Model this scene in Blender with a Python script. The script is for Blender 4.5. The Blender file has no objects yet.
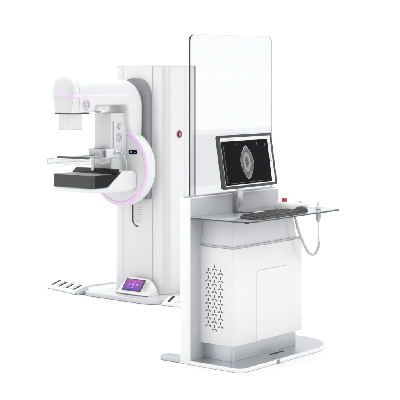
import bpy, bmesh, math, random
from mathutils import Vector, Matrix
random.seed(7)
C = bpy.context.scene.collection
PI = math.pi

# ------------------------------------------------------------------ materials
def mat(name, col, rough=.4, metal=0.0, coat=0.0, emit=None, estr=0.0, bump=0.0, bscale=300, var=0.03, spec=.5):
    m = bpy.data.materials.new(name); m.use_nodes = True
    nt = m.node_tree; b = nt.nodes['Principled BSDF']
    b.inputs['Base Color'].default_value = (*col, 1)
    b.inputs['Roughness'].default_value = rough
    b.inputs['Metallic'].default_value = metal
    b.inputs['Coat Weight'].default_value = coat
    b.inputs['Coat Roughness'].default_value = .08
    b.inputs['Specular IOR Level'].default_value = spec
    tc = nt.nodes.new('ShaderNodeTexCoord')
    nz = nt.nodes.new('ShaderNodeTexNoise'); nz.inputs['Scale'].default_value = 6; nz.inputs['Detail'].default_value = 5
    nt.links.new(tc.outputs['Object'], nz.inputs['Vector'])
    mr = nt.nodes.new('ShaderNodeMapRange')
    mr.inputs['To Min'].default_value = max(0, rough - var*1.5); mr.inputs['To Max'].default_value = rough + var*1.5
    nt.links.new(nz.outputs['Fac'], mr.inputs['Value'])
    nt.links.new(mr.outputs['Result'], b.inputs['Roughness'])
    mx = nt.nodes.new('ShaderNodeMix'); mx.data_type = 'RGBA'
    mx.inputs[6].default_value = (*[c*(1-var) for c in col], 1)
    mx.inputs[7].default_value = (*[min(1, c*(1+var*.5)) for c in col], 1)
    nt.links.new(nz.outputs['Fac'], mx.inputs[0]); nt.links.new(mx.outputs[2], b.inputs['Base Color'])
    if bump:
        n2 = nt.nodes.new('ShaderNodeTexNoise'); n2.inputs['Scale'].default_value = bscale
        nt.links.new(tc.outputs['Object'], n2.inputs['Vector'])
        bp = nt.nodes.new('ShaderNodeBump'); bp.inputs['Strength'].default_value = bump; bp.inputs['Distance'].default_value = .001
        nt.links.new(n2.outputs['Fac'], bp.inputs['Height']); nt.links.new(bp.outputs['Normal'], b.inputs['Normal'])
    if emit:
        b.inputs['Emission Color'].default_value = (*emit, 1); b.inputs['Emission Strength'].default_value = estr
    return m

def brushed(name, col, rough, metal, stretch=(1, 60, 60)):
    m = mat(name, col, rough, metal, var=.02)
    nt = m.node_tree; b = nt.nodes['Principled BSDF']
    tc = nt.nodes.new('ShaderNodeTexCoord'); mp = nt.nodes.new('ShaderNodeMapping')
    mp.inputs['Scale'].default_value = stretch
    nz = nt.nodes.new('ShaderNodeTexNoise'); nz.inputs['Scale'].default_value = 12; nz.inputs['Detail'].default_value = 6
    nt.links.new(tc.outputs['Object'], mp.inputs['Vector']); nt.links.new(mp.outputs['Vector'], nz.inputs['Vector'])
    bp = nt.nodes.new('ShaderNodeBump'); bp.inputs['Strength'].default_value = .12; bp.inputs['Distance'].default_value = .0006
    nt.links.new(nz.outputs['Fac'], bp.inputs['Height']); nt.links.new(bp.outputs['Normal'], b.inputs['Normal'])
    return m

def clear(name, tint, refl=1.0, rough=.02, white=0.0):
    m = bpy.data.materials.new(name); m.use_nodes = True
    nt = m.node_tree; nt.nodes.remove(nt.nodes['Principled BSDF'])
    out = nt.nodes['Material Output']
    tr = nt.nodes.new('ShaderNodeBsdfTransparent'); tr.inputs['Color'].default_value = (*tint, 1)
    gl = nt.nodes.new('ShaderNodeBsdfGlossy'); gl.inputs['Roughness'].default_value = rough
    lw = nt.nodes.new('ShaderNodeFresnel'); lw.inputs['IOR'].default_value = 1.45
    mu = nt.nodes.new('ShaderNodeMath'); mu.operation = 'MULTIPLY'; mu.inputs[1].default_value = refl
    nt.links.new(lw.outputs['Fac'], mu.inputs[0])
    base = tr
    if white:
        df = nt.nodes.new('ShaderNodeBsdfDiffuse'); df.inputs['Color'].default_value = (.75, .76, .78, 1)
        m0 = nt.nodes.new('ShaderNodeMixShader'); m0.inputs[0].default_value = white
        nt.links.new(tr.outputs[0], m0.inputs[1]); nt.links.new(df.outputs[0], m0.inputs[2]); base = m0
    mx = nt.nodes.new('ShaderNodeMixShader')
    nt.links.new(mu.outputs[0], mx.inputs[0]); nt.links.new(base.outputs[0], mx.inputs[1]); nt.links.new(gl.outputs[0], mx.inputs[2])
    nt.links.new(mx.outputs[0], out.inputs['Surface'])
    return m

M = dict(
    white=mat('white_paint', (.76, .765, .775), .32, coat=.35, bump=.03, bscale=900),
    white_plastic=mat('white_plastic', (.78, .785, .79), .4, coat=.15, bump=.05, bscale=1200),
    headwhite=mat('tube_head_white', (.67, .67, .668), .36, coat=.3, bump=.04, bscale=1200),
    endwhite=mat('shield_panel_white', (.82, .82, .825), .45, bump=.05, bscale=1200),
    white_matte=mat('white_matte', (.72, .725, .735), .5, bump=.06, bscale=1200),
    panel=mat('front_panel_grey', (.755, .76, .77), .3, coat=.2, var=.006),
    grey=mat('carriage_grey', (.27, .275, .29), .42),
    midgrey=mat('mid_grey_plastic', (.42, .43, .45), .4),
    lightgrey=mat('light_grey_paint', (.50, .515, .535), .34, coat=.2),
    seam=mat('seam_grey', (.30, .31, .33), .5),
    softseam=mat('soft_seam_grey', (.52, .53, .55), .5),
    black=mat('black_composite', (.009, .009, .010), .42, bump=.08, bscale=700, spec=.2),
    frontgrey=mat('detector_front_grey', (.052, .052, .054), .38, bump=.1, bscale=600, spec=.4),
    charcoal=mat('charcoal_carbon', (.085, .085, .088), .33, bump=.1, bscale=500),
    key=mat('key_black', (.03, .03, .032), .5, bump=.05),
    keyrim=mat('keyboard_grey', (.07, .072, .075), .45),
    steel=mat('polished_steel', (.62, .63, .65), .22, metal=.95),
    alu=brushed('brushed_aluminium', (.56, .575, .60), .42, .55),
    baseplate=brushed('base_plate_silver', (.46, .475, .50), .36, .35),
    basewhite=mat('base_plate_pale', (.60, .61, .63), .25, coat=.6),
    silver=brushed('brushed_silver', (.50, .515, .54), .34, .75),
    plinth=brushed('plinth_steel', (.60, .615, .64), .36, .85, (60, 60, 1)),
    neckgrey=mat('neck_grey', (.70, .715, .74), .34, coat=.2),
    ventdark=mat('vent_dark', (.10, .10, .105), .6),
    clampgrey=mat('clamp_grey', (.50, .51, .53), .3, metal=.5),
    cornerstrip=mat('corner_strip_grey', (.66, .665, .675), .3, coat=.3),
    pinkred=mat('pale_red', (.60, .16, .20), .4),
    scaleline=mat('scale_line', (.58, .52, .53), .45),
    desk=mat('desk_grey', (.34, .355, .375), .22, coat=.5),
    deskedge=mat('desk_edge', (.07, .075, .08), .4),
    lilac=mat('lilac_light', (.70, .52, .74), .4, emit=(.90, .55, .95), estr=.16),
    lilacpale=mat('lilac_light_pale', (.78, .66, .80), .4, emit=(.95, .70, .97), estr=.20),
    lilacline=mat('lilac_line', (.74, .64, .80), .4),
    emblem=mat('emblem_violet', (.50, .40, .58), .4),
    red=mat('red_button', (.62, .02, .05), .35, coat=.4),
    rednavy=mat('dark_red_ring', (.13, .012, .025), .4),
    cord=mat('grey_cord', (.50, .505, .52), .45),
    screenblack=mat('screen_black', (.006, .006, .007), .12, spec=.5),
    bezel=mat('bezel_dark', (.045, .046, .05), .42),
    slit=mat('slit_dark', (.03, .03, .03), .6),
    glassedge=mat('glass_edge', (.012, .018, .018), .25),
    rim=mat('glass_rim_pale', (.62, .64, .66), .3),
    glass=clear('shield_glass', (.928, .929, .935), .10),
    glasstint=clear('lower_glass_tint', (.974, .974, .979), .05, .3, .0),
    acrylic=clear('clear_acrylic', (.985, .986, .988), .30),
    palebox=clear('pale_acrylic', (.975, .975, .98), .25, .05, .10),
    floor=mat('white_floor', (.825, .825, .825), .9, var=.0, spec=.1),
)
def emis(name, col, s):
    m = bpy.data.materials.new(name); m.use_nodes = True
    b = m.node_tree.nodes['Principled BSDF']
    b.inputs['Base Color'].default_value = (.01, .01, .01, 1); b.inputs['Roughness'].default_value = .15
    b.inputs['Emission Color'].default_value = (*col, 1); b.inputs['Emission Strength'].default_value = s
    return m
M['screenblack'].node_tree.nodes['Principled BSDF'].inputs['Specular IOR Level'].default_value = .05
M['screenblack'].node_tree.nodes['Principled BSDF'].inputs['Base Color'].default_value = (.003, .003, .003, 1)
M['ui'] = emis('ui_white', (1, 1, 1), .85)
M['uidim'] = emis('ui_dim', (.32, .32, .32), .55)
M['uigrey'] = emis('ui_grey', (.5, .5, .5), .5)
M['blue'] = emis('digit_blue', (.12, .4, .9), .8)
M['violet'] = emis('violet_icon', (.80, .35, .95), .75)
# purple touch display: a picture with a gradient of its own
m = emis('violet_display', (.4, .1, .8), .9); nt = m.node_tree
tc = nt.nodes.new('ShaderNodeTexCoord'); sp = nt.nodes.new('ShaderNodeSeparateXYZ'); rp = nt.nodes.new('ShaderNodeValToRGB')
nt.links.new(tc.outputs['Generated'], sp.inputs[0]); nt.links.new(sp.outputs['Z'], rp.inputs[0])
rp.color_ramp.elements[0].color = (.11, .015, .50, 1); rp.color_ramp.elements[1].color = (.44, .03, .42, 1)
nt.links.new(rp.outputs[0], nt.nodes['Principled BSDF'].inputs['Emission Color']); M['display'] = m
# speckled tissue picture
m = emis('tissue_picture', (.3, .3, .3), 1.0); nt = m.node_tree
tc = nt.nodes.new('ShaderNodeTexCoord')
def nd(op, a, b=0.0):
    n_ = nt.nodes.new('ShaderNodeMath'); n_.operation = op
    for i, q in enumerate((a, b)):
        if isinstance(q, (int, float)): n_.inputs[i].default_value = q
        else: nt.links.new(q, n_.inputs[i])
    return n_.outputs[0]
sp = nt.nodes.new('ShaderNodeSeparateXYZ'); nt.links.new(tc.outputs['Generated'], sp.inputs[0])
u = nd('SUBTRACT', nd('MULTIPLY', sp.outputs['X'], 2), 1); w_ = nd('SUBTRACT', nd('MULTIPLY', sp.outputs['Z'], 2), 1)
n0 = nt.nodes.new('ShaderNodeTexNoise'); n0.inputs['Scale'].default_value = 30; nt.links.new(tc.outputs['Object'], n0.inputs['Vector'])
dd = nd('DIVIDE', nd('ABSOLUTE', u), nd('ADD', nd('POWER', nd('MAXIMUM', nd('SUBTRACT', 1, nd('MULTIPLY', w_, w_)), .001), .8), .02))
dd = nd('POWER', nd('ADD', nd('POWER', dd, 2.6), nd('POWER', nd('ABSOLUTE', w_), 2.6)), .385)
wob = nd('ADD', dd, nd('MULTIPLY', nd('SUBTRACT', n0.outputs['Fac'], .5), .34))
rp = nt.nodes.new('ShaderNodeValToRGB'); el = rp.color_ramp.elements
for k in range(6): el.new(.5)
for e_, (p_, v_) in zip(el, ((0, .22), (.20, .16), (.34, .62), (.46, .60), (.62, .20), (.80, .26), (.90, .18), (.965, .62))): e_.position = p_; e_.color = (v_, v_, v_, 1)
nt.links.new(wob, rp.inputs[0])
n1 = nt.nodes.new('ShaderNodeTexNoise'); n1.inputs['Scale'].default_value = 120; n1.inputs['Detail'].default_value = 6; n1.inputs['Roughness'].default_value = .8
nt.links.new(tc.outputs['Object'], n1.inputs['Vector'])
r2 = nt.nodes.new('ShaderNodeValToRGB'); r2.color_ramp.elements[0].position = .38; r2.color_ramp.elements[0].color = (.05, .05, .05, 1); r2.color_ramp.elements[1].position = .66; r2.color_ramp.elements[1].color = (1.1, 1.1, 1.1, 1)
nt.links.new(n1.outputs['Fac'], r2.inputs[0])
mz = nt.nodes.new('ShaderNodeMix'); mz.data_type = 'RGBA'; mz.blend_type = 'MULTIPLY'; mz.inputs[0].default_value = 1
nt.links.new(rp.outputs[0], mz.inputs[6]); nt.links.new(r2.outputs[0], mz.inputs[7])
nt.links.new(mz.outputs[2], nt.nodes['Principled BSDF'].inputs['Emission Color'])
M['tissue'] = m

# ------------------------------------------------------------------ mesh helpers
class MB:
    def __init__(s): s.bm = bmesh.new()
    def _join(s, b2):
        me = bpy.data.meshes.new('t'); b2.to_mesh(me); b2.free(); s.bm.from_mesh(me); bpy.data.meshes.remove(me); return s
    def prism(s, poly, axis, a0, a1, bevel=0, seg=3):
        """extrude a 2-D outline along an axis; axis 'x': (y,z), 'y': (x,z), 'z': (x,y)"""
        def p(u, v, a): return {'x': (a, u, v), 'y': (u, a, v), 'z': (u, v, a)}[axis]
        b = bmesh.new(); n = len(poly)
        A = [b.verts.new(p(u, v, a0)) for u, v in poly]; B = [b.verts.new(p(u, v, a1)) for u, v in poly]
        b.faces.new(A); b.faces.new(B)
        for i in range(n): b.faces.new((A[i], A[(i+1) % n], B[(i+1) % n], B[i]))
        bmesh.ops.recalc_face_normals(b, faces=b.faces)
        if bevel:
            ed = [e for e in b.edges if len(e.link_faces) == 2 and e.calc_face_angle(0) > math.radians(32)]
            bmesh.ops.bevel(b, geom=ed, offset=bevel, segments=seg, profile=.5, affect='EDGES', clamp_overlap=True)
        return s._join(b)
    def box(s, x0, x1, y0, y1, z0, z1, bevel=.002, seg=2):
        return s.prism([(x0, y0), (x1, y0), (x1, y1), (x0, y1)], 'z', z0, z1, bevel, seg)
    def rings(s, rr, cap=True, closed=True):
        b = bmesh.new(); V = [[b.verts.new(p) for p in r] for r in rr]; n = len(rr[0])
        for i in range(len(V)-1):
            for j in range(n if closed else n-1):
                k = (j+1) % n; b.faces.new((V[i][j], V[i][k], V[i+1][k], V[i+1][j]))
        if cap: b.faces.new(V[0]); b.faces.new(V[-1])
        bmesh.ops.remove_doubles(b, verts=b.verts, dist=1e-6)
        bmesh.ops.recalc_face_normals(b, faces=b.faces)
        return s._join(b)
    def lathe(s, prof, c, axis='z', n=64, cap=True):
        """prof: (r, h) along axis from centre c"""
        rr = []
        for r, h in prof:
            ring = []
            for i in range(n):
                a = 2*PI*i/n; u, v = r*math.cos(a), r*math.sin(a)
                ring.append({'z': (c[0]+u, c[1]+v, c[2]+h), 'x': (c[0]+h, c[1]+u, c[2]+v), 'y': (c[0]+u, c[1]+h, c[2]+v)}[axis])
            rr.append(ring)
        return s.rings(rr, cap)
    def tube(s, pts, r, n=12, sub=8):
        P = spline([Vector(p) for p in pts], sub) if sub else [Vector(p) for p in pts]
        rr = []; up = None
        for i, p in enumerate(P):
            t = (P[min(i+1, len(P)-1)] - P[max(i-1, 0)]).normalized()
            if up is None: up = t.orthogonal().normalized()
            up = (up - t*up.dot(t)).normalized(); sd = t.cross(up)
            rad = r(i/(len(P)-1)) if callable(r) else r
            rr.append([tuple(p + up*rad*math.cos(2*PI*k/n) + sd*rad*math.sin(2*PI*k/n)) for k in range(n)])
        return s.rings(rr)
    def xform(s, mx): bmesh.ops.transform(s.bm, matrix=mx, verts=s.bm.verts); return s
    def clip(s, x, keep_less):
        g = s.bm.verts[:] + s.bm.edges[:] + s.bm.faces[:]
        r = bmesh.ops.bisect_plane(s.bm, geom=g, plane_co=(x, 0, 0), plane_no=(1, 0, 0), clear_outer=keep_less, clear_inner=not keep_less)
        ed = [q for q in r['geom_cut'] if isinstance(q, bmesh.types.BMEdge)]
        if ed: bmesh.ops.contextual_create(s.bm, geom=ed)
        bmesh.ops.recalc_face_normals(s.bm, faces=s.bm.faces)
        return s
    def build(s, name, m, parent=None, base=(0, 0, 0), smooth=38):
        bm = s.bm
        bmesh.ops.translate(bm, verts=bm.verts, vec=[-c for c in base])
        for f in bm.faces: f.smooth = True
        for e in bm.edges:
            if len(e.link_faces) == 2 and e.calc_face_angle(0) > math.radians(smooth): e.smooth = False
        me = bpy.data.meshes.new(name); bm.to_mesh(me); bm.free()
        me.materials.append(m if not isinstance(m, str) else M[m])
        o = bpy.data.objects.new(name, me); C.objects.link(o)
        if parent: o.parent = parent
        else: o.location = base
        return o

def spline(P, sub):
    out = []
    for i in range(len(P)-1):
        p0 = P[max(i-1, 0)]; p1 = P[i]; p2 = P[i+1]; p3 = P[min(i+2, len(P)-1)]
        for k in range(sub):
            t = k/sub
            out.append(.5*((2*p1)+(-p0+p2)*t+(2*p0-5*p1+4*p2-p3)*t*t+(-p0+3*p1-3*p2+p3)*t**3))
    return out + [P[-1]]

def rrect(x0, x1, y0, y1, r, n=8):
    """rounded rectangle outline; r = one radius or four (x0y0, x1y0, x1y1, x0y1)"""
    if not isinstance(r, (tuple, list)): r = (r,)*4
    pts = []
    for (cx, cy, sx, sy, a0, rr) in ((x0, y0, 1, 1, PI, r[0]), (x1, y0, -1, 1, 1.5*PI, r[1]), (x1, y1, -1, -1, 0, r[2]), (x0, y1, 1, -1, .5*PI, r[3])):
        if rr < 1e-6: pts.append((cx, cy)); continue
        for k in range(n+1):
            a = a0 + .5*PI*k/n
            pts.append((cx+sx*rr+rr*math.cos(a), cy+sy*rr+rr*math.sin(a)))
    return pts

class Thing:
    def __init__(s, name, label, cat, base, group=None, rotz=0):
        s.base = base
        o = bpy.data.objects.new(name, None); o.empty_display_size = .1; C.objects.link(o)
        o.location = base; o.rotation_euler = (0, 0, rotz)
        o['label'] = label; o['category'] = cat
        if group: o['group'] = group
        s.o = o
    def part(s, name, mb, m, parent=None, label=None, smooth=38):
        o = mb.build(name, m, parent or s.o, s.base, smooth)
        if label: o['label'] = label
        return o
def tag(o, label, cat, group=None):
    o['label'] = label; o['category'] = cat
    if group: o['group'] = group
    return o

# ------------------------------------------------------------------ setting: white studio floor
o = MB().box(-400, 500, -400, 500, -.05, 0, 0).build('floor', 'floor'); o['kind'] = 'structure'

# ------------------------------------------------------------------ MAMMOGRAPHY MACHINE
t = Thing('mammography_machine', 'white mammography machine with purple light ring, C-shaped arm and black detector tray', 'mammography machine', (1.90, 1.95, 0))
t.part('base_plate', MB().prism(rrect(1.455, 2.24, 1.55, 2.40, (.13, .06, .06, .17), 14), 'z', .002, .036, .006), 'basewhite')
YC = 1.95
col = t.part('column', MB().prism(rrect(1.711, 2.10, 1.672, 2.235, (.085, .02, .02, .085), 14), 'z', .036, 1.862, .004), 'white')
t.part('front_panel', MB().box(1.7075, 1.7112, 1.797, 2.107, .040, 1.8605, .001), 'panel', col)
e = MB().box(1.7062, 1.7114, 1.793, 1.7965, .040, 1.8605, 0); e.box(1.7062, 1.7114, 2.1075, 2.111, .040, 1.8605, 0)
t.part('panel_seam', e, 'softseam', col)
t.part('top_trim', MB().prism(rrect(1.709, 2.105, 1.669, 2.238, (.087, .02, .02, .087), 14), 'z', 1.8625, 1.868, .002), 'softseam', col)
t.part('light_strip', MB().box(1.968, 1.973, 1.6705, 1.673, .06, 1.855, 0), 'lilacline', col)
t.part('rear_cover', MB().prism(rrect(2.101, 2.125, 1.676, 2.231, .006), 'z', .036, 1.866, .002), 'midgrey', col)
# height scale on the front panel
t.part('scale_slot', MB().tube([(1.706, 2.003, .92), (1.706, 2.003, .63), (1.706, 2.001, .605), (1.706, 1.985, .578), (1.706, 1.962, .568), (1.706, 1.945, .567)], .0042, 8, 6), 'slit', col)
e = MB()
for k in range(14):
    z = .60 + k*.0195
    e.box(1.7066, 1.7076, 1.905, 1.990 - (.025 if k == 0 else 0), z, z+.0046, 0)
t.part('height_scale', e, 'scaleline', col)
# emergency button on the side
eb = t.part('emergency_button', MB().lathe([(.030, .002), (.030, -.006), (.024, -.010)], (1.895, 1.672, 1.313), 'y', 32), 'rednavy', col)
t.part('button_cap', MB().lathe([(.015, -.009), (.015, -.0125), (.012, -.014), (0, -.0145)], (1.895, 1.672, 1.313), 'y', 32), 'pinkred', eb)
t.part('button_rim', MB().lathe([(.0335, .002), (.0335, -.004), (.030, -.005)], (1.895, 1.672, 1.313), 'y', 32), 'softseam', eb)
# grey strip down the rounded corner, slightly proud of the column
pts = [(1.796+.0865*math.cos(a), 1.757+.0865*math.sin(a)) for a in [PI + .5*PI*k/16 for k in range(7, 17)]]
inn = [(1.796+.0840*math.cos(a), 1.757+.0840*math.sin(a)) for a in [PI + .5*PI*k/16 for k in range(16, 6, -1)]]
t.part('corner_strip', MB().prism(pts+inn, 'z', .04, 1.861, 0), 'cornerstrip', col)
# dark carriage plate riding on the column
t.part('carriage_plate', MB().prism(rrect(1.800, 2.105, .796, 1.768, (.012, .012, .148, .148), 14), 'x', 1.655, 1.7055, .004), 'grey')
# rotation disc
DC = (1.50, 1.968, 1.055)
disc = t.part('rotation_disc', MB().lathe([(.0, 0), (.20, 0), (.272, .0), (.274, .003), (.302, .003), (.308, .010), (.311, .025), (.312, .05), (.310, .078), (.302, .098), (.285, .112), (.22, .116), (.20, .120), (.20, .158)], DC, 'x', 128), 'white')
t.part('light_ring', MB().lathe([(.2755, .004), (.2755, -.002), (.278, -.004), (.2975, -.004), (.3015, -.002), (.3015, .004)], DC, 'x', 128, cap=False), 'lilac', disc)
dp = t.part('display', MB().prism(rrect(1.768, 1.862, 1.166, 1.198, .0155, 8), 'x', 1.4945, 1.5005, .0015), 'screenblack', disc)
e = MB()
def seg7(e, y, z, w, h, code, th=.003, X=1.4935):
    S = {'t': (y-w, y, z+h-th, z+h), 'm': (y-w, y, z+h/2-th/2, z+h/2+th/2), 'b': (y-w, y, z, z+th), 'tl': (y-th, y, z+h/2, z+h), 'tr': (y-w, y-w+th, z+h/2, z+h), 'bl': (y-th, y, z, z+h/2), 'br': (y-w, y-w+th, z, z+h/2)}
    for c in code.split():
        a = S[c]; e.box(X, X+.0012, a[0], a[1], a[2], a[3], 0)
seg7(e, 1.843, 1.174, .010, .017, 't tl tr m bl br b'); seg7(e, 1.829, 1.174, .010, .017, 't tl tr bl br b'); 
t.part('digits', e, 'blue', dp)
t.part('indicator', MB().lathe([(.0035, 0), (.0035, .002)], (1.4930, 1.790, 1.182), 'x', 16), 'lilac', dp)
# C arm
HW = .137
def section(Po, Pi, hw, r, rt=.0575, n=9):
    Po, Pi = Vector((Po[0], 0, Po[1])), Vector((Pi[0], 0, Pi[1])); c = (Po+Pi)/2; h = (Po-Pi).length/2; ev = (Po-Pi).normalized()
    return [tuple(c + ev*v + Vector((0, YA+u, 0))) for u, v in rrect(-hw, hw, -h, h, (r*.45, r*.45, rt, rt), n)]
YA = 1.97
st = [((.923, 1.744), (.923, 1.507)), ((.926, 1.750), (.926, 1.503)), ((.935, 1.752), (.935, 1.503)), ((.985, 1.753), (.985, 1.503)), ((1.03, 1.754), (1.03, 1.504)), ((1.065, 1.755), (1.062, 1.506)), ((1.080, 1.755), (1.078, 1.517)), ((1.088, 1.755), (1.087, 1.54)), ((1.10, 1.755), (1.10, 1.552)), ((1.12, 1.755), (1.12, 1.556)), ((1.30, 1.755), (1.30, 1.557))]
for k in range(0, 13):
    a = .5*PI*k/12
    st.append(((1.44+.225*math.sin(a), 1.53+.225*math.cos(a)), (1.42+.05*math.sin(a), 1.507+.05*math.cos(a))))
st += [((1.662, 1.42), (1.475, 1.42)), ((1.658, 1.33), (1.508, 1.33)), ((1.65, 1.10), (1.512, 1.10))]
arm = t.part('c_arm', MB().rings([section(a, b, (HW-.008, HW-.001, HW)[min(i, 2)], .05, (.102, .104, .098, .084, .072, .066, .062, .060)[i] if i < 8 else .0575) for i, (a, b) in enumerate(st)]), 'white', smooth=60)
# lilac line on both flanks of the arm and round the head
for sd in (-1, 1): t.part('light_strip', MB().box(.9345, 1.47, YA+sd*HW-.0014, YA+sd*HW+.0014, 1.628, 1.643, .0005), 'lilacpale', arm)
def emblem(cx, y, cz, R, parent):
    e = MB()
    rr = []
    for k in range(41):
        a = 2*PI*k/40
        rr.append([(cx+q*math.cos(a), y+d, cz+q*math.sin(a)) for q, d in ((R, 0), (R, -.0012), (R*.86, -.0012), (R*.86, 0))])
    e.rings(rr, cap=False)
    for j in range(6):                       # ring of curved petals
        a0 = j*PI/3+.3; pts = []
        for k in range(9):
            u = k/8; rad = R*(.22+.50*u); a = a0 + .75*math.sin(PI*u)*.9
            pts.append((cx+rad*math.cos(a), y-.0008, cz+rad*math.sin(a)))
        e.tube(pts, R*.055, 6, 0)
        e.lathe([(R*.10, .0), (R*.10, -.0012)], (cx+R*.56*math.cos(a0), y, cz+R*.56*math.sin(a0)), 'y', 12)
    return t.part('emblem', e, 'emblem', parent)
emblem(.986, YA-HW, 1.565, .041, arm)
XF = .845
def headring(z):
    if z <= 1.640:
        u = (1.640-z)/.137; xf, hw, r = XF+.016*u, .1395-.013*u, .092-.010*u; xr = .935
    else:
        u = min(1, (z-1.640)/.155); q = math.sqrt(max(0, 1-u**2.3)); c = .905
        xf = c-(c-XF)*math.sqrt(max(0, 1-u**4)); hw = .1395*q; r = .092*q; xr = c+.03*q
    return [(x, YA+y, z) for x, y in rrect(xf, xr, -hw, hw, (r, .02*hw/.14, .02*hw/.14, r), 12)]
zs = [1.503, 1.506, 1.52, 1.56, 1.60, 1.640] + [1.640+.155*math.sin(.5*PI*k/18) for k in range(1, 18)] + [1.7948]
XC = .872
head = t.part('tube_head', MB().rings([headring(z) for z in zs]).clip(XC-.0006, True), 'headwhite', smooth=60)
t.part('head_shell', MB().rings([headring(z) for z in zs]).clip(XC+.0006, False), 'white', arm, smooth=60)
def headband(z, d): return [(x, YA+y, z) for x, y in rrect(XF-d, .934, -.1395-d, .1395+d, (.092, .0, .0, .092), 12)]
def bandmesh(): return MB().rings([headband(1.628, .0), headband(1.628, .0016), headband(1.643, .0016), headband(1.643, .0)], cap=False)
t.part('light_ring', bandmesh().clip(XC-.0006, True), 'lilac', head)
t.part('light_strip', bandmesh().clip(XC+.0006, False), 'lilacpale', arm)
t.part('lower_trim', MB().prism([(x, YA+y) for x, y in rrect(XF+.014, 1.04, -.122, .122, (.080, .004, .004, .080), 10)], 'z', 1.4935, 1.5022, .001), 'bezel', head)
cl = MB(); x0, x1, y0, y1, z0, z1 = .905, 1.00, 1.890, 2.050, 1.376, 1.4933; th = .004
cl.box(x0, x1, y0, y0+th, z0, z1, 0); cl.box(x0, x1, y1-th, y1, z0, z1, 0); cl.box(x0, x0+th, y0+th, y1-th, z0, z1, 0); cl.box(x1-th, x1, y0+th, y1-th, z0, z1, 0)
col_ = t.part('collimator', cl, 'palebox')
e = MB(); q = .0016
for zz in (z0-.0017, ):
    for (a, b_, c, d) in ((x0-q, x0+q, y0-q, y1+q), (x1-q, x1+q, y0-q, y1+q), (x0+q, x1-q, y0-q, y0+q), (x0+q, x1-q, y1-q, y1+q)): e.box(a, b_, c, d, zz-q, zz+q, 0)
t.part('collimator_edge', e, 'rim', col_)
# compression column
cc = t.part('compression_column', MB().box(1.313, 1.497, 1.88, 2.062, 1.03, 1.492, .006, 3), 'white_matte')
kb = t.part('height_knob', MB().lathe([(.022, .002), (.022, -.012), (.018, -.018), (.0, -.019)], (1.405, 1.88, 1.388), 'y', 32), 'steel', cc)
t.part('guide_slot', MB().box(1.334, 1.342, 1.8785, 1.881, 1.16, 1.43, 0), 'seam', cc)
emblem(1.405, 1.88, 1.300, .036, cc)
t.part('sensor_block', MB().prism([(1.150, 1.557), (1.30, 1.557), (1.285, 1.512), (1.165, 1.512)], 'y', 1.875, 2.00, .006), 'white_plastic')
t.part('sensor_eye', MB().lathe([(.03, 0), (.026, -.012), (.012, -.016), (0, -.016)], (1.225, 1.94, 1.512), 'z', 24), 'midgrey')
# compression paddle: clear tray in a bracket
pd = MB(); x0, x1, y0, y1, z0, z1 = .865, 1.20, 1.80, 2.13, 1.112, 1.150; th = .003
pd.box(x0, x1, y0, y1, z0, z0+th, 0); pd.box(x0, x0+th, y0, y1, z0+th, z1, 0); pd.box(x1-th, x1, y0, y1, z0+th, z1, 0)
pd.box(x0+th, x1-th, y0, y0+th, z0+th, z1, 0); pd.box(x0+th, x1-th, y1-th, y1, z0+th, z1, 0)
pad = t.part('compression_paddle', pd, 'acrylic')
e = MB(); q = .0016
for (zz, k) in ((z1, 1), (z0, 1)):
    for (a, b_, c, d) in ((x0-q, x0, y0-q, y1+q), (x1, x1+q, y0-q, y1+q), (x0, x1, y0-q, y0), (x0, x1, y1, y1+q)): e.box(a, b_, c, d, zz-.0016, zz+.0016, 0)
for (a, b_) in ((x0, y0), (x0, y1), (x1, y0), (x1, y1)): e.box(a-q, a+q, b_-q, b_+q, z0+.0016, z1-.0016, 0)
t.part('tray_edge', e, 'rim', pad)
t.part('paddle_bracket', MB().box(.965, .995, 1.804, 2.126, 1.1505, 1.166, .003), 'charcoal', pad)
e = MB().box(.995, 1.03, 1.88, 2.05, 1.1520, 1.164, .002); e.box(1.03, 1.25, 1.90, 1.925, 1.1520, 1.164, .002); e.box(1.03, 1.25, 2.005, 2.03, 1.1520, 1.164, .002)
t.part('bracket_arm', e, 'lightgrey', pad)
e = MB().box(1.215, 1.312, 1.90, 2.03, 1.160, 1.215, .006); e.box(1.235, 1.285, 1.93, 1.99, 1.215, 1.232, .004); e.box(1.262, 1.312, 1.87, 1.90, 1.10, 1.20, .004)
t.part('paddle_clamp', e, 'clampgrey', pad)
t.part('clamp_block', MB().box(1.25, 1.40, 1.868, 1.879, 1.145, 1.215, .004), 'white_plastic', cc)
t.part('support_rod', MB().lathe([(.0135, 0), (.0135, .125)], (1.235, 1.998, 1.036), 'z', 20), 'steel')
t.part('grip_handle', MB().tube([(1.335, 1.866, 1.175), (1.355, 1.856, 1.195), (1.395, 1.848, 1.185), (1.435, 1.845, 1.135), (1.452, 1.845, 1.08), (1.455, 1.845, 1.02)], .0105, 14, 8), 'steel')
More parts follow.
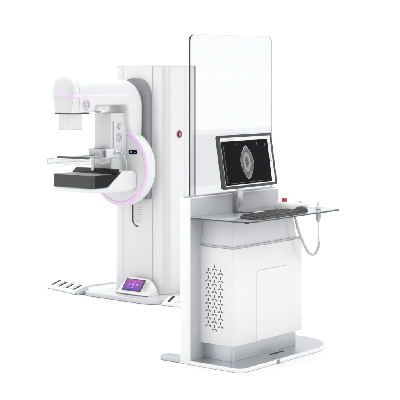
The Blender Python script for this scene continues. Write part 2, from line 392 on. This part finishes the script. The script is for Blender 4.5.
# detector
DX0, DX1, DY0, DY1 = .990, 1.50, 1.775, 2.200
det = t.part('detector_arm', MB().prism([(1.3135, 1.036), (1.455, 1.040), (1.494, 1.020), (1.502, .99), (1.502, .905), (1.46, .888), (1.30, .880), (1.03, .888), (1.0, .900), (.995, .928), (1.160, .928)], 'y', DY0, DY1, .016, 4), 'white_plastic')
e = MB().prism(rrect(DX0+.0264, 1.160, DY0-.003, DY1+.003, 0), 'z', .9285, 1.022, 0)
e.prism([(1.1602, .9285), (1.312, 1.036), (1.245, 1.022), (1.1602, 1.022)], 'y', DY0-.003, DY1+.003, 0)
dc = t.part('detector_cover', e, 'black')
t.part('front_edge', MB().prism(rrect(DX0-.004, DX0+.0262, DY0-.003, DY1+.003, (.030, .0, .0, .030), 10), 'z', .9287, 1.0218, 0), 'frontgrey', dc)
t.part('top_sheen_plate', MB().prism(rrect(DX0+.004, 1.225, DY0+.008, DY1-.008, (.024, .004, .004, .024), 8), 'z', 1.0222, 1.0242, .0008), 'seam', dc)
t.part('rear_ridge', MB().prism([(1.20, 1.0246), (1.30, 1.0372), (1.300, 1.060), (1.245, 1.062)], 'y', DY0+.004, DY1-.004, .004), 'black', dc)
t.part('joint_cover', MB().prism(rrect(1.80, 2.10, .872, .92, .02), 'x', 1.36, 1.50, .006), 'white_matte', det)

# ------------------------------------------------------------------ touch console on the machine's base
t = Thing('touchscreen_console', 'white wedge console with glowing purple touchscreen standing on the base plate before the column', 'console', (1.60, 1.91, .036))
z = .0365
def trap(x, zz, y0, y1): return [(x, y0, zz), (x, y1, zz)]
e = MB(); yy0, yy1 = 1.715, 2.065
prof = [(1.560, z), (1.545, z+.012), (1.552, z+.024), (1.633, z+.124), (1.648, z+.127), (1.672, z+.122), (1.690, z)]
sec = []
for k in range(25):
    u = k/24; y = yy0 + (yy1-yy0)*u
    edge = min(u, 1-u)*(yy1-yy0)
    sc = .30 + .70*min(1, (edge/.085))**.55
    sec.append([(1.690 + (x-1.690)*(.80+.20*sc), y, z+(zz-z)*sc) for x, zz in prof])
body = t.part('body', e.rings(sec), 'white_plastic', smooth=50)
dv = Vector((.081, 0, .100)).normalized(); nv = Vector((-dv.z, 0, dv.x))
def onface(y0, y1, s0, s1, off, th=.002):
    base = Vector((1.552, 0, z+.024)); e = MB(); b = bmesh.new()
    vs = []
    for o_ in (off, off+th):
        for (y, s) in ((y0, s0), (y1, s0), (y1, s1), (y0, s1)):
            p = base + dv*s + nv*o_; vs.append(b.verts.new((p.x, y, p.z)))
    for f in ((0, 1, 2, 3), (4, 5, 6, 7), (0, 1, 5, 4), (1, 2, 6, 5), (2, 3, 7, 6), (3, 0, 4, 7)): b.faces.new([vs[i] for i in f])
    bmesh.ops.recalc_face_normals(b, faces=b.faces); return e._join(b)
sc_ = t.part('screen', onface(1.792, 1.990, .010, .118, .0, .004), 'bezel')
dsp = t.part('display', onface(1.804, 1.978, .018, .110, .004, .0008), 'display', sc_)
e = MB()
for (a, b_, c, d) in ((1.925, 1.944, .060, .076), (1.884, 1.903, .057, .079), (1.842, 1.861, .060, .076), (1.884, 1.894, .092, .100), (1.930, 1.946, .040, .043), (1.884, 1.905, .038, .043), (1.842, 1.858, .040, .043)):
    t.part('icon', onface(a, b_, c, d, .005, .0004), 'violet', sc_)
e = MB()
for k in range(4): e._join(onface(1.742+k*.011, 1.747+k*.011, .03, .105, .0002, .0014).bm)
t.part('speaker_slots', e, 'softseam', body)

# ------------------------------------------------------------------ foot pedals
def pedal(label, base, rot, cable):
    t = Thing('foot_pedal', label, 'foot pedal', base, 'four-slot foot pedals on the floor', rot)
    L, W = .43, .125
    B = Vector(base)
    def lp(mb): return mb.xform(Matrix.Translation(B))
    e = MB().prism([(-W/2, .0015), (W/2, .0015), (W/2, .060), (W/2-.012, .064), (-W/2+.01, .028), (-W/2, .020)], 'y', -L/2, L/2, .006, 3)
    body = t.part('body', lp(e), 'white_plastic')
    sl = math.atan2(.036, W-.022)
    for k in range(4):
        yc = -L/2 + .052 + k*.109
        e = MB().box(-.042, .042, -.0105, .0105, -.004, .004, .002)
        e.xform(Matrix.Translation((0, yc, .0462)) @ Matrix.Rotation(-sl, 4, 'Y'))
        t.part('pedal', lp(e), 'slit')
        e = MB().box(-.046, .050, -.040, -.013, -.003, .007, .004, 3)
        e.xform(Matrix.Translation((.001, yc+.0725, .0465)) @ Matrix.Rotation(-sl, 4, 'Y'))
        if k < 3: t.part('tread', lp(e), 'white_matte')
    e = MB().prism([(-W/2+.01, .0015), (W/2-.006, .0015), (W/2-.006, .050), (-W/2+.01, .022)], 'y', -L/2-.035, -L/2+.002, .008, 3)
    t.part('end_cap', lp(e), 'lightgrey', body)
    if cable:
        Ri = Matrix.Rotation(-rot, 3, 'Z')
        t.part('cable', lp(MB().tube([Ri @ (Vector(c)-B) for c in cable], .006, 8, 8)), 'white_matte')
pedal('white foot pedal with four dark slots, lying left of the pale base plate', (1.545, 2.595, 0), math.radians(-13),
      [(1.575, 2.48, .040), (1.63, 2.52, .030), (1.70, 2.555, .012), (1.82, 2.587, .008), (1.93, 2.576, .008), (2.07, 2.55, .008), (2.20, 2.47, .008), (2.25, 2.405, .012)])
pedal('white foot pedal partly hidden behind the workstation panel, beside the base plate', (1.590, 1.312, 0), math.radians(9.5), None)

# ------------------------------------------------------------------ WORKSTATION (shield, cabinet, desk)
t = Thing('control_workstation', 'white control workstation cabinet with tall glass shield, grey desk and silver base plate', 'workstation', (.45, -.1, 0))
PX1, PZ = .94, 1.036
sh = t.part('lower_panel', MB().prism(rrect(0, PX1, 0, .079, .004, 3), 'z', .0015, PZ, .002), 'endwhite')
t.part('panel_shade_face', MB().box(.004, PX1-.004, -.0022, .0005, .03, PZ-.004, .0006), 'lightgrey', sh)  # grey sheet over the panel face, colours in the shade behind the cabinet
t.part('top_rail', MB().box(.002, PX1-.002, .024, .056, PZ-.001, PZ+.007, .001), 'midgrey', sh)
gl = t.part('glass_shield', MB().prism(rrect(.045, .918, PZ+.007, 2.058, (.001, .001, .045, .045), 10), 'y', .036, .045, 0), 'glass')
# polished edges of the glass: dark seen end-on at the left, pale along the top and right
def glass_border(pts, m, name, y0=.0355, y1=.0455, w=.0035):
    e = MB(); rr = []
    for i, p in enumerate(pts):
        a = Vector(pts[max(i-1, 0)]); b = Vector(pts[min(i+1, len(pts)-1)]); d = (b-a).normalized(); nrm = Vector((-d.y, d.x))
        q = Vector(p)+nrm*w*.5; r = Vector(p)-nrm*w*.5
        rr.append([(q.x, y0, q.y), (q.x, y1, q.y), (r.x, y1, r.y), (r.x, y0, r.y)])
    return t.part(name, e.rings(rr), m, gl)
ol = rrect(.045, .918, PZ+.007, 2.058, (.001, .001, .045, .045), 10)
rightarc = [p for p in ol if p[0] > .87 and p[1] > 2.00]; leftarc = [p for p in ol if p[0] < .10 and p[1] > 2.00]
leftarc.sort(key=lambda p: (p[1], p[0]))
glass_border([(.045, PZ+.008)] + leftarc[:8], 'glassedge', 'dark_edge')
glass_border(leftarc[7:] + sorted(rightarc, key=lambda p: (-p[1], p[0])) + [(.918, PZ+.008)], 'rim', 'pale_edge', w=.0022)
t.part('lower_glass_tint', MB().box(.052, .912, .0335, .0348, PZ+.009, 1.452, 0), 'glasstint', gl)  # clear sheet, slightly darker, over the lower glass
# feet
bp = rrect(-.002, 1.085, -.402, -.0025, (.055, .02, .02, .002), 8)
n = []
for k in range(13):                                    # broad elliptical sweep on the right end
    a = -.5*PI + .5*PI*k/12; n.append((.80+.285*math.cos(a), -.13+.272*math.sin(a)))
bp = [p for p in rrect(-.002, 1.0, -.402, -.0025, (.055, .02, .02, .002), 8) if p[0] < .5] 
left = [p for p in bp]
arc = [(.80+.285*math.sin(.5*PI*k/14)**.9, -.402+.29*(1-math.cos(.5*PI*k/14))) for k in range(15)] + [(1.085, -.0025)]
lw = sorted([p for p in left if p[1] < -.2], key=lambda p: (p[0], -p[1]))
poly = [(-.002, -.0025)] + [p for p in rrect(-.002, 1, -.402, -.0025, (.055, .02, .02, .02), 8)[:9]] + arc
bpo = t.part('base_plate', MB().prism(poly, 'z', .0015, .0262, .003), 'endwhite')  # white body paints in the light that the metal edge catches
def inset(P, d):
    cx = sum(p[0] for p in P)/len(P); cy = sum(p[1] for p in P)/len(P); out = []
    for i, p in enumerate(P):
        a = Vector(P[i-1]); b = Vector(P[(i+1) % len(P)]); q = Vector(p); n1 = (b-a).normalized(); nn = Vector((-n1.y, n1.x))
        out.append(tuple(q+nn*d))
    return out
t.part('top_sheet', MB().prism(inset(poly, .0035), 'z', .0256, .0278, .0006, 1), 'silver', bpo)
t.part('floor_slot', MB().box(.455, .60, -.292, -.272, .0275, .0292, 0), 'slit', bpo)
e = MB().box(.375, .379, -.402, -.335, .0275, .0288, 0); e.box(.379, .470, -.339, -.335, .0275, .0288, 0)
t.part('plate_seam', e, 'seam', bpo)
t.part('plate_bracket', MB().box(.362, .392, -.408, -.4025, .004, .024, .001), 'seam', bpo)
t.part('rear_foot', MB().prism(rrect(.0, .105, .0795, .262, (.004, .004, .035, .035), 8), 'z', .0015, .027, .004), 'alu')
t.part('plinth', MB().prism(rrect(.125, .812, -.235, -.0025, (.022, .01, .001, .001), 6), 'z', .0285, .13, 0), 'plinth')
cab = t.part('cabinet', MB().prism(rrect(.100, .835, -.268, -.0025, (.038, .012, .001, .001), 10), 'z', .128, .728, .004), 'white')
t.part('cabinet_cap', MB().prism(rrect(.103, .832, -.265, -.0025, (.036, .012, .001, .001), 10), 'z', .7285, .740, .003), 'lightgrey', cab)
# access door
dpoly = rrect(.335, .662, .131, .572, (.002, .002, .004, .03), 8)
t.part('door_gap', MB().prism(rrect(.3315, .6645, .1295, .5755, (.002, .002, .006, .033), 8), 'y', -.2684, -.2675, 0), 'softseam', cab)
t.part('door', MB().prism(dpoly, 'y', -.2700, -.2682, .0007, 1), 'white', cab)
# ventilation slots, three staggered columns of dark three-armed plates, hole shade as colour
e = MB()
def star(cy, cz, R=.0225, w=.0064):
    for j in range(3):
        a = PI/2 + j*2*PI/3
        pts = []
        for (u, v) in ((.25, -.5), (1, -.5), (1.08, 0), (1, .5), (.25, .5)):
            r_ = u*R; s_ = v*w
            pts.append((cy + r_*math.cos(a) - s_*math.sin(a), cz + r_*math.sin(a) + s_*math.cos(a)))
        e.prism(pts, 'x', .0988, .1003)
for ci, yv in enumerate((-.066, -.115, -.164)):
    for k in range(9 if ci == 1 else 8):
        star(yv, (.598 if ci == 1 else .574) - k*.0468)
t.part('vent_slots', e, 'ventdark', cab)
# tapering neck under the desk
rr = []
for zz, xa, xb, ya in ((.7405, .112, .800, -.256), (.78, .118, .790, -.250), (.9025, .132, .765, -.244)):
    rr.append([(x, y, zz) for x, y in rrect(xa, xb, ya, -.0025, (.02, .012, .001, .001), 5)])
t.part('neck', MB().rings(rr), 'neckgrey')
# desk
DZ = .920
dk = rrect(.0, 1.01, -.452, -.003, (.095, .022, .006, .006), 10)
dt = t.part('desk_top', MB().prism(dk, 'z', DZ-.004, DZ, .0012, 2), 'desk')
t.part('desk_edge', MB().prism(rrect(.002, 1.008, -.450, -.004, (.094, .021, .006, .006), 10), 'z', DZ-.0115, DZ-.0043, .0015), 'deskedge', dt)
t.part('desk_support', MB().box(.15, .76, -.225, -.004, .9028, .9083, 0), 'midgrey', dt)
t.part('desk_bolt', MB().lathe([(.015, 0), (.015, -.01)], (.075, -.385, DZ-.0118), 'z', 20), 'bezel', dt)

# ------------------------------------------------------------------ monitor
mb_ = (.46, -.055, DZ+.001)
t = Thing('computer_monitor', 'black framed monitor showing a grey tissue scan, standing on the desk before the glass', 'monitor', mb_)
W2, Hh = .284, .343; cz = 1.247; tilt = math.radians(-9)
MX = Matrix.Translation((.492, -.075, cz)) @ Matrix.Rotation(tilt, 4, 'X')
def mp(mb): return mb.xform(MX)
fr = MB(); bz = .0175
for (a, b_, c, d) in ((-W2, W2, Hh/2-bz, Hh/2), (-W2, W2, -Hh/2, -Hh/2+bz), (-W2, -W2+bz, -Hh/2+bz, Hh/2-bz), (W2-bz, W2, -Hh/2+bz, Hh/2-bz)):
    fr.box(a, b_, -.010, .006, c, d, .0015)
t.part('bezel', mp(fr), 'bezel')
t.part('back_shell', mp(MB().box(-W2+.004, W2-.004, .0065, .022, -Hh/2+.004, Hh/2-.004, .008)), 'bezel')
sc_ = t.part('screen', mp(MB().box(-W2+bz, W2-bz, -.006, .004, -Hh/2+bz, Hh/2-bz, 0)), 'screenblack')
xw, zh = W2-bz, Hh/2-bz
Y0, Y1 = -.0068, -.0062
for bar in ((-xw, xw, zh-.022, zh), (xw-.032, xw, -zh, zh-.0225), (-xw, -xw+.005, -zh, zh-.0225), (-xw+.0055, xw-.0325, -zh, -zh+.006)):
    t.part('menu_bar', mp(MB().box(bar[0], bar[1], Y0, Y1, bar[2], bar[3], 0)), 'ui', sc_)
e = MB()
for k in range(11):
    zz = zh-.055-k*.0125; e.box(xw-.022-.003*(k % 2), xw-.008-.004*(k % 3), Y0-.0006, Y0-.0001, zz, zz+.0032, 0)
t.part('tool_icons', mp(e), 'uigrey', sc_)
e = MB()
for k in range(5):
    x = -xw+.02+k*.024; e.box(x, x+.012+.003*(k % 3), Y0-.0006, Y0-.0001, zh-.0135, zh-.011, 0)
t.part('menu_marks', mp(e), 'uigrey', sc_)
e = MB().box(-xw+.028, -xw+.0295, Y0, Y1, -zh+.02, zh-.05, 0)
for k in range(22): e.box(-xw+.020, -xw+.0275, Y0, Y1, -zh+.025+k*.0103, -zh+.027+k*.0103, 0)
t.part('scan_ruler', mp(e), 'uidim', sc_)
t.part('scan_baseline', mp(MB().box(-xw+.032, xw-.06, Y0, Y1, -zh+.016, -zh+.0175, 0)), 'uidim', sc_)
for (x, zz) in ((-.105, .105), (.108, .100), (.20, .088), (-.225, .098)):
    t.part('scan_marker', mp(MB().prism([(x, zz), (x+.003, zz), (x+.003, zz+.005), (x+.008, zz+.006), (x+.003, zz+.008), (x+.003, zz+.011), (x+.009, zz+.0115), (x+.009, zz+.014), (x, zz+.014)], 'y', Y0, Y1)), 'uidim', sc_)
def almond(w, h, x, zz, y0, y1, n=28, q=.80):
    pts = []
    for k in range(n+1):
        u = -1+2*k/n; pts.append((x + w*(1-u*u)**q*(1+.05*math.sin(5*u)), zz+h*u))
    for k in range(1, n):
        u = 1-2*k/n; pts.append((x - w*(1-u*u)**q*(1+.05*math.sin(4*u+1)), zz+h*u))
    return MB().prism(pts, 'y', y0, y1)
t.part('scan_picture', mp(almond(.066, .110, -.012, -.010, Y0, Y1)), 'tissue', sc_)
t.part('stand_pole', MB().prism(rrect(.432, .478, -.052, -.022, .010), 'z', DZ+.008, 1.16, .001), 'steel')
t.part('stand_mount', MB().box(.425, .545, -.056, -.018, 1.16, 1.28, .005), 'bezel')
t.part('stand_foot', MB().prism(rrect(.425, .485, -.060, -.014, .012), 'z', DZ+.0008, DZ+.008, .002), 'steel')

# ------------------------------------------------------------------ keyboard, mouse, pad, cable
t = Thing('computer_keyboard', 'black keyboard lying along the front edge of the grey desk', 'keyboard', (.36, -.38, DZ+.001), rotz=0)
KS = Matrix.Diagonal((1, .84, 1, 1))
KX = Matrix.Translation((.362, -.375, DZ+.001)) @ Matrix.Rotation(math.radians(-.6), 4, 'Z')
kp = lambda mb: mb.xform(KX @ KS)
body = t.part('body', kp(MB().prism([(-.085, 0), (.085, 0), (.085, .018), (.075, .020), (-.085, .011)], 'x', -.245, .245, .003)), 'keyrim')
e = MB(); sl = math.atan2(.013, .16)
for r in range(6):
    x = -.234
    ws = [1]*15 if r != 0 else [1.3, 1.1, 1.3, 5.5, 1.3, 1.1, 1.1, 1.1, 1.2]
    if r in (1, 2, 3): ws = [1.3+.25*(3-r)] + [1]*12 + [1.7-.25*(3-r)]
    u = .468/sum(ws)
    for w in ws:
        yv = -.066+r*.0255
        hz_ = .0130 + (yv+.085)*.056
        e.box(x+.0012, x+u*w-.0012, yv-.0108, yv+.0108, hz_-.004, hz_+.0045, .0014, 1); x += u*w
t.part('keys', kp(e), 'key')['kind'] = 'stuff'
t = Thing('computer_mouse', 'black mouse at the right end of the keyboard', 'mouse', (.665, -.375, DZ+.001))
rr = []
for k in range(13):
    u = k/12; x = -.062+.124*u; w = .033*math.sin(PI*min(.97, max(.03, u)))**.38; h = .010+.028*math.sin(PI*(.12+.80*u))**.8
    rr.append([(x+.665, -.375+w*math.cos(a)*(1), DZ+.001+max(0, h*math.sin(a))) for a in [PI*j/12 for j in range(13)]])
t.part('shell', MB().rings(rr), 'key', smooth=60)
t.part('scroll_wheel', MB().lathe([(.007, -.004), (.007, .004)], (.632, -.375, DZ+.0345), 'y', 16), 'midgrey')
o = MB().prism(rrect(.37, .49, -.275, -.205, .01), 'z', DZ+.0008, DZ+.014, .003)
t = Thing('card_reader', 'small pale flat device lying behind the black keyboard', 'desk device', (.43, -.24, DZ+.001))
t.part('body', o, 'lightgrey'); t.part('top_window', MB().prism(rrect(.385, .475, -.265, -.218, .006), 'z', DZ+.0138, DZ+.0150, .0004), 'white_plastic')
tag(MB().tube([(.33, -.093, DZ+.006), (.38, -.15, DZ+.006), (.45, -.178, DZ+.006), (.55, -.18, DZ+.006), (.63, -.21, DZ+.006), (.70, -.27, DZ+.006), (.72, -.33, DZ+.008)], .0042, 8, 8).build('cable', 'bezel', None, (.45, -.12, DZ+.001)),
    'thin black cable running along the desk behind the keyboard', 'cable')

# ------------------------------------------------------------------ control box
t = Thing('control_box', 'white control box with a red button on the right of the desk', 'control box', (.80, -.18, DZ+.001))
BX = Matrix.Translation((.832, -.185, DZ+.001)) @ Matrix.Diagonal((.92, .92, .9, 1)) @ Matrix.Rotation(math.radians(-8), 4, 'Z')
bpz = lambda mb: mb.xform(BX)
rr = []
for k, (zz, s) in enumerate(((0, .96), (.008, 1), (.024, 1.0), (.036, .97), (.042, .90), (.0435, .80))):
    rr.append([(x*s, y*s, zz*(1+.25*(x/-.13) if zz > .02 else 1)) for x, y in rrect(-.13, .13, -.075, .075, .065, 10)])
body = t.part('body', bpz(MB().rings(rr)), 'white_plastic', smooth=50)
t.part('collar', bpz(MB().lathe([(.024, .040), (.024, .053), (.021, .055)], (-.078, -.004, 0), 'z', 32)), 'white_matte', body)
t.part('red_button', bpz(MB().lathe([(.018, .054), (.0215, .058), (.0215, .072), (.018, .078), (.0, .080)], (-.078, -.004, 0), 'z', 32)), 'red')
e = MB()
for k in range(3): e.lathe([(.010, .036), (.010, .0455), (0, .0455)], (.0+k*.038, -.012, 0), 'z', 20)
t.part('push_buttons', bpz(e), 'midgrey', body)

# ------------------------------------------------------------------ hand switch with cord
t = Thing('hand_switch', 'white hand switch hanging through the desk corner on a grey looped cord', 'hand switch', (.884, -.362, DZ+.001))
hx, hy = .884, -.362
t.part('grip', MB().lathe([(0, .052), (.009, .050), (.011, .044), (.011, .022), (.019, .018), (.019, .0015)], (hx, hy, DZ), 'z', 24), 'white_plastic')
t.part('holster', MB().lathe([(.019, -.0125), (.018, -.045), (.012, -.075), (.006, -.085)], (hx, hy, DZ), 'z', 24), 'cord')
t.part('thin_lead', MB().tube([(hx, hy, DZ-.08), (hx+.002, hy, DZ-.15), (hx+.004, hy, .73)], .0042, 8, 6), 'white_matte')
t.part('sleeve', MB().lathe([(.006, 0), (.009, .004), (.009, .025), (.005, .03)], (hx+.004, hy, .705), 'z', 16), 'white_plastic')
t.part('cord', MB().tube([(hx+.004, hy, .715), (hx+.002, hy, .675), (hx-.022, hy+.002, .640), (hx-.06, hy+.006, .628), (hx-.105, hy+.012, .655), (hx-.150, hy+.02, .722), (hx-.185, hy+.03, .80), (hx-.205, hy+.04, .87), (hx-.21, hy+.05, .9034)], .0082, 12, 10), 'cord')

# ------------------------------------------------------------------ world: bright white studio surround
w = bpy.data.worlds.new('World'); bpy.context.scene.world = w; w.use_nodes = True
nt = w.node_tree; bg = nt.nodes['Background']
tc = nt.nodes.new('ShaderNodeTexCoord')
def dot(v):
    d = nt.nodes.new('ShaderNodeVectorMath'); d.operation = 'DOT_PRODUCT'; d.inputs[1].default_value = v
    nt.links.new(tc.outputs['Generated'], d.inputs[0]); return d.outputs['Value']
def ramp(src, stops):
    r = nt.nodes.new('ShaderNodeValToRGB'); r.color_ramp.interpolation = 'EASE'
    el = r.color_ramp.elements
    while len(el) < len(stops): el.new(.5)
    for e_, (p, v) in zip(el, stops): e_.position = p; e_.color = (v, v, v, 1)
    mp_ = nt.nodes.new('ShaderNodeMath'); mp_.operation = 'MULTIPLY_ADD'; mp_.inputs[1].default_value = .5; mp_.inputs[2].default_value = .5
    nt.links.new(src, mp_.inputs[0]); nt.links.new(mp_.outputs[0], r.inputs[0]); return r.outputs[0]
def math_(op, a, b):
    n_ = nt.nodes.new('ShaderNodeMath'); n_.operation = op
    for i, q in enumerate((a, b)):
        if isinstance(q, (int, float)): n_.inputs[i].default_value = q
        else: nt.links.new(q, n_.inputs[i])
    return n_.outputs[0]
FW = Vector((.777, .629, 0)).normalized(); RT = Vector((.629, -.777, 0)).normalized()
back = ramp(dot(FW), [(0, 0), (.72, 0), (.90, 1), (1, 1)])        # bright white sweep behind the products
side = ramp(dot(RT), [(0, 1.38), (.22, 1.25), (.44, .16), (.56, .16), (.82, .75), (1, .85)])
top = ramp(dot((0, 0, 1)), [(0, 0), (.60, 0), (.95, 1), (1, 1)])
val = math_('MAXIMUM', side, math_('MULTIPLY', back, 1.17))
val = math_('ADD', math_('MULTIPLY', val, math_('SUBTRACT', 1, top)), math_('MULTIPLY', top, 1.6))
cb = nt.nodes.new('ShaderNodeCombineColor')
for i in range(3): nt.links.new(val, cb.inputs[i])
nt.links.new(cb.outputs[0], bg.inputs['Color']); bg.inputs['Strength'].default_value = 1.0

def area(name, loc, target, size, power, sy=None):
    l = bpy.data.lights.new(name, 'AREA'); l.energy = power; l.size = size
    if sy: l.shape = 'RECTANGLE'; l.size_y = sy
    o = bpy.data.objects.new(name, l); C.objects.link(o); o.location = loc
    o.rotation_euler = (Vector(target)-Vector(loc)).to_track_quat('-Z', 'Y').to_euler(); return o
area('softbox_right', (.6, -5.2, 3.0), (.8, .4, .9), 2.2, 58, 2.8)

# ------------------------------------------------------------------ camera: level, long lens, lowered by lens shift
cam = bpy.data.cameras.new('camera'); co = bpy.data.objects.new('camera', cam); C.objects.link(co)
co.location = (-6.5286, -5.3650, 1.8391)
f = Vector((.777, .629, 0)).normalized()
co.rotation_euler = f.to_track_quat('-Z', 'Y').to_euler()
cam.sensor_width = 36; cam.lens = 36*1360/400; cam.shift_y = -(200-69)/400
cam.clip_start = .1; cam.clip_end = 300
bpy.context.scene.camera = co
s = bpy.context.scene
s.view_settings.view_transform = 'Standard'; s.view_settings.look = 'None'; s.view_settings.exposure = 0; s.view_settings.gamma = 1
s.cycles.max_bounces = 10; s.cycles.transparent_max_bounces = 24
